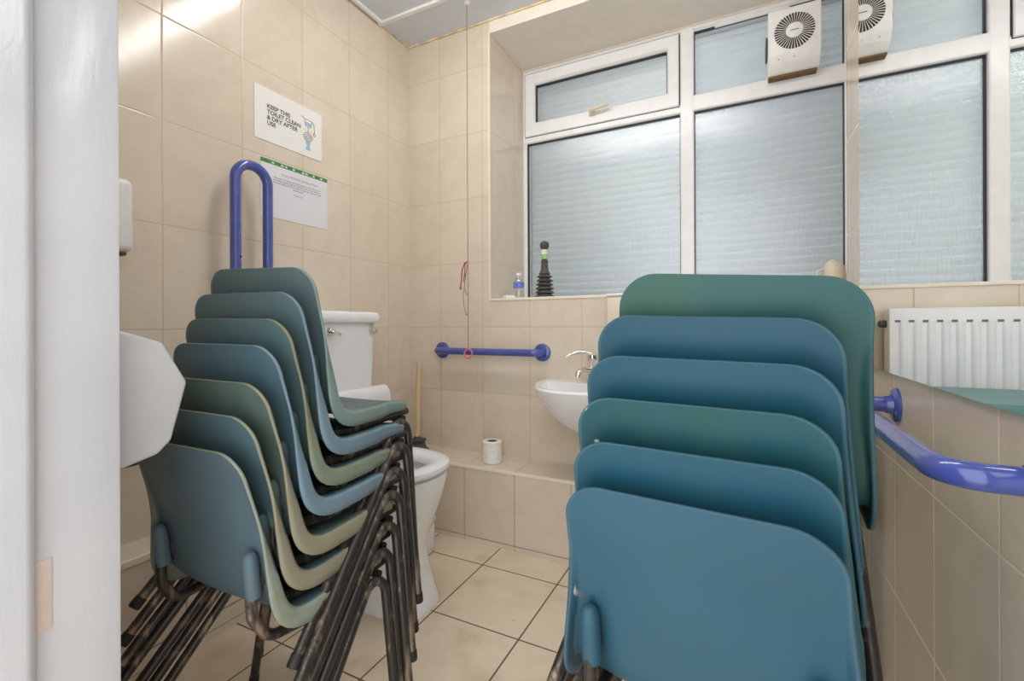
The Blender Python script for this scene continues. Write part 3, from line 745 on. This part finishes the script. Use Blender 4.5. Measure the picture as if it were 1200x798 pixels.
for k in range(6):
    z = k*.0185; r = .048-.0022*k
    pr += [(r-.014, z), (r, z+.005), (r-.001, z+.008), (r-.015, z+.0165)]
pr += [(.028, .112), (.022, .122), (.017, .135), (.0155, .165), (.017, .168), (.016, .175)]
m = MB(); m.lathe(pr, (0, 0, 0), 28); m.build('bellows', M['rubber'], t, True)
m = MB(); m.lathe([(.013, .174), (.012, .235)], (0, 0, 0), 16); m.build('stem', M['rubber'], t, True)
m = MB(); m.lathe([(.0215*sin(a*pi/12)+.0005, .246-.0215*cos(a*pi/12)) for a in range(13)], (0, 0, 0), 20); m.build('ball_knob', M['rubber'], t, True)
lb = MB().lathe([(.0152, .182), (.0152, .205)], (0, 0, 0), 18).build('label', M['label_green'], t, True)
MB().lathe([(.0162, .203), (.0162, .226)], (-.002, 0, 0), 18).build('label_top', M['label_cream'], lb, True)
t = thing('plastic_bottle', 'small clear bottle with a blue label at the left end of the sill', 'bottle', (.592, .085, SILL))
m = MB(); m.lathe([(.024, 0), (.026, .004), (.026, .05), (.024, .053), (.024, .075), (.026, .078), (.022, .092), (.010, .104), (.0095, .112)], (0, 0, 0), 24, cap1=False); m.build('bottle_body', M['bottle'], t, True)
MB().lathe([(.0264, .052), (.0264, .077)], (0, 0, 0), 24, cap0=False, cap1=False).build('label', M['label_blue'], t, True)
MB().lathe([(.0115, .110), (.0115, .122), (.010, .124)], (0, 0, 0), 16).build('cap', M['whiteplastic'], t, True)
# crumpled tissue beside the bottle
m = MB(); bmesh.ops.create_icosphere(m.bm, subdivisions=3, radius=.022)
for v in m.bm.verts:
    q = 1+.25*sin(v.co.x*300)*cos(v.co.y*260+v.co.z*200); v.co = Vector((v.co.x*1.5*q, v.co.y*q, max(v.co.z*.55*q, -.004)+.004))
tag(m.build('crumpled_tissue', M['tissue'], smooth=True, loc=(.553, .055, SILL)), 'scrap of crumpled white tissue beside the bottle on the sill', 'tissue')
t = thing('plastic_jug', 'cream plastic jug upturned on the sill behind the top right chair', 'jug', (1.872, .27, SILL))
m = MB(); rings = []
for z, rx, ry, tx in ((0, .040, .040, 0), (.004, .043, .043, 0), (.05, .040, .040, .002), (.095, .034, .034, .006), (.110, .026, .028, .010), (.116, .014, .016, .012)):
    rings.append([(tx+rx*cos(2*pi*k/24), ry*sin(2*pi*k/24), z+(.10*z*cos(2*pi*k/24) if z > .05 else 0)*-1) for k in range(24)])
m.loft(rings); m.build('jug_body', M['creamplastic'], t, True)
m = MB(); m.tube(fillet([(-.036, -.01, .02), (-.058, -.014, .03), (-.052, -.014, .08), (-.030, -.01, .088)], .012), .005, 8); m.build('jug_handle', M['creamplastic'], t, True)

# ------------------------------------------------------------------ extractor fan on the top light
FY = .275
fan = thing('extractor_fan', 'off white square extractor fan mounted on the window top light', 'fan', (1.746, YG+.02, 2.131))
dy = FY-(YG+.02)
poly = [(0, .104), (dy+.008, .104), (dy, .096), (dy, -.062), (dy+.006, -.082), (dy+.024, -.112), (dy+.048, -.136), (dy+.056, -.141), (0, -.141)]
MB().prism(poly, -.093, .093, 'x', .004).build('fan_housing', M['fanplastic'], fan, True)
m = MB(); m.lathe([(.071, dy-.0012), (.071, dy+.004)], (0, 0, 0), 48, 'y'); m.build('fan_opening', M['fandark'], fan)
m = MB()
for k in range(40):
    a = 2*pi*k/40; c, s = cos(a), sin(a); px, pz = -s, c
    r0, r1, h0, h1 = .028, .0725, .0005, .0014
    pts = [(c*r0+px*h0, s*r0+pz*h0), (c*r1+px*h1, s*r1+pz*h1), (c*r1-px*h1, s*r1-pz*h1), (c*r0-px*h0, s*r0-pz*h0)]
    m.prism(pts, dy-.0035, dy-.0005, 'y')
m.build('grille_vanes', M['fanplastic'], fan)
m = MB(); m.lathe([(.0305, dy), (.0305, dy-.005), (.028, dy-.006)], (0, 0, 0), 32, 'y'); hub = m.build('grille_hub', M['fanplastic'], fan, True)
MB().box((-.014, dy-.0068, -.0015), (.014, dy-.0055, .0015)).build('hub_mark', M['ink'], hub)
m = MB()
for xx in (-.055, 0.0): m.lathe([(.0025, dy+.014), (.0022, dy+.012)], (xx, 0, -.098), 8, 'y')
m.build('screw', M['screw'], fan)
m = MB(); m.lathe([(.05, -.099), (.05, -.092)], (0, -.045, -.02), 24, 'x'); m.build('side_knob', M['rubber'], fan, True)
m = MB(); m.box((-.090, dy+.060, -.150), (.085, -.02, -.138), .002); m.build('dirty_underside', M['rim_dirt'], fan)
m = MB(); m.tube(fillet([(-.30, -.012, .165), (-.05, -.012, .165), (-.01, -.03, .150), (.0, -.03, .100)], .02), .007, 8); m.build('cable', M['whiteplastic'], fan, True)

# ------------------------------------------------------------------ radiator (seen in the mirror)
t = thing('radiator', 'white ribbed panel radiator under the window, reflected in the mirror', 'radiator', (1.752, 0, .475))
RW, RH = .50, .507
m = MB(); m.box((-RW, -.088, 0), (0, -.080, RH), .003); pn = m.build('front_panel', M['radiator'], t, True)
m = MB()
n = int(RW/.0335)
for k in range(n):
    x = -.035-k*.0335
    if x < -RW+.02: break
    rings = []
    for z, g in ((.02, .3), (.045, 1), (RH-.062, 1), (RH-.038, .3)): rings.append([(x+px*(.011), -.088-py*.006*g, z) for px, py in ((-1, 0), (-.6, .8), (.6, .8), (1, 0))])
    m.loft(rings, False, False)
m.build('ribs', M['radiator'], pn, True)
m = MB()
for k in range(n):
    x = -.019-k*.0335
    if x < -RW+.02: break
    m.box((x-.009, -.0892, RH-.040), (x+.005, -.0875, RH-.033))
m.build('slots', M['slot'], pn)
m = MB(); m.box((-RW+.002, -.080, RH-.012), (-.002, -.025, RH+.004), .004); m.box((-.010, -.084, .004), (0, -.025, RH), .003); m.box((-RW, -.084, .004), (-RW+.010, -.025, RH), .003); m.build('side_covers', M['radiator'], t, True)
m = MB(); m.lathe([(.012, 0), (.012, .016), (.007, .02)], (0, -.052, RH-.045), 14, 'x'); m.build('end_plug', M['rubber'], t, True)
m = MB(); m.box((-.12, -.03, .1), (-.09, 0, .4)); m.box((-RW+.09, -.03, .1), (-RW+.12, 0, .4)); m.build('wall_bracket', M['radiator'], t)

# ------------------------------------------------------------------ emergency pull cord
t = thing('pull_cord', 'emergency pull cord from the ceiling with a red ring over the blue rail', 'pull cord', (.455, -.156, ZC))
MB().lathe([(.016, 0), (.014, -.010), (.004, -.014)], (0, 0, 0), 16).build('ceiling_boss', M['whiteplastic'], t, True)
cz = .833-ZC
MB().tube([(0, 0, -.01), (0.0, 0, -.8), (.0005, 0, cz)], .0014, 6).build('cord', M['brown_cord'], t, True)
zk = 1.222-ZC
m = MB(); m.tube([(-.001, -.003, zk), (-.012, -.006, zk-.004), (-.024, -.008, zk-.03), (-.030, -.006, zk-.075), (-.036, -.004, zk-.112)], .0026, 6); m.tube([(-.002, -.003, zk+.002), (-.014, -.002, zk-.012), (-.018, .002, zk-.045), (-.024, .0, zk-.09)], .002, 6)
m.tube([(-.036, -.004, zk-.112), (-.037, -.004, zk-.122)], .0045, 6); m.tube([(-.001, -.003, zk-.012), (-.010, .0, zk-.05), (-.018, .002, zk-.09)], .0018, 6)
kn = m.build('tied_string', M['red_cord'], t, True)
m = MB(); m.tube([(-.018, .002, zk-.02), (-.016, .002, zk-.07), (-.022, .004, zk-.12), (-.028, .004, zk-.16), (-.022, .003, zk-.20), (-.010, .002, zk-.235)], .0013, 6); m.tube([(-.016, .002, zk-.08), (-.020, .0, zk-.115), (-.008, .0, zk-.145), (.0, .0, zk-.14)], .0012, 6); m.tube([(-.010, .002, zk-.232), (-.008, .002, zk-.238)], .0035, 6)
m.build('loose_end', M['brown_cord'], kn, True)
m = MB(); m.tube([(.0005+.020*cos(2*pi*k/32), 0.0, cz-.020+.020*sin(2*pi*k/32)) for k in range(32)], .0036, 10, closed=True); m.build('ring', M['red_ring'], t, True)

# ------------------------------------------------------------------ teal box behind the right stack, seen only in the mirror
t = thing('storage_box', 'teal plastic box below the radiator, seen only in the mirror', 'box', (1.53, -.30, 0))
m = MB(); m.loft([[(x, y, z) for x, y in rrect(0, 0, .24*g, .165*g, .03)] for z, g in ((0, .90), (.01, .92), (.705, .985))]); m.build('box_body', M['teal_box'], t, True)
m = MB(); m.loft([[(x, y, z) for x, y in rrect(0, 0, .25*g, .172*g, .03)] for z, g in ((.706, 1.), (.742, 1.), (.752, .97))]); m.build('box_lid', M['teal_box'], t, True)
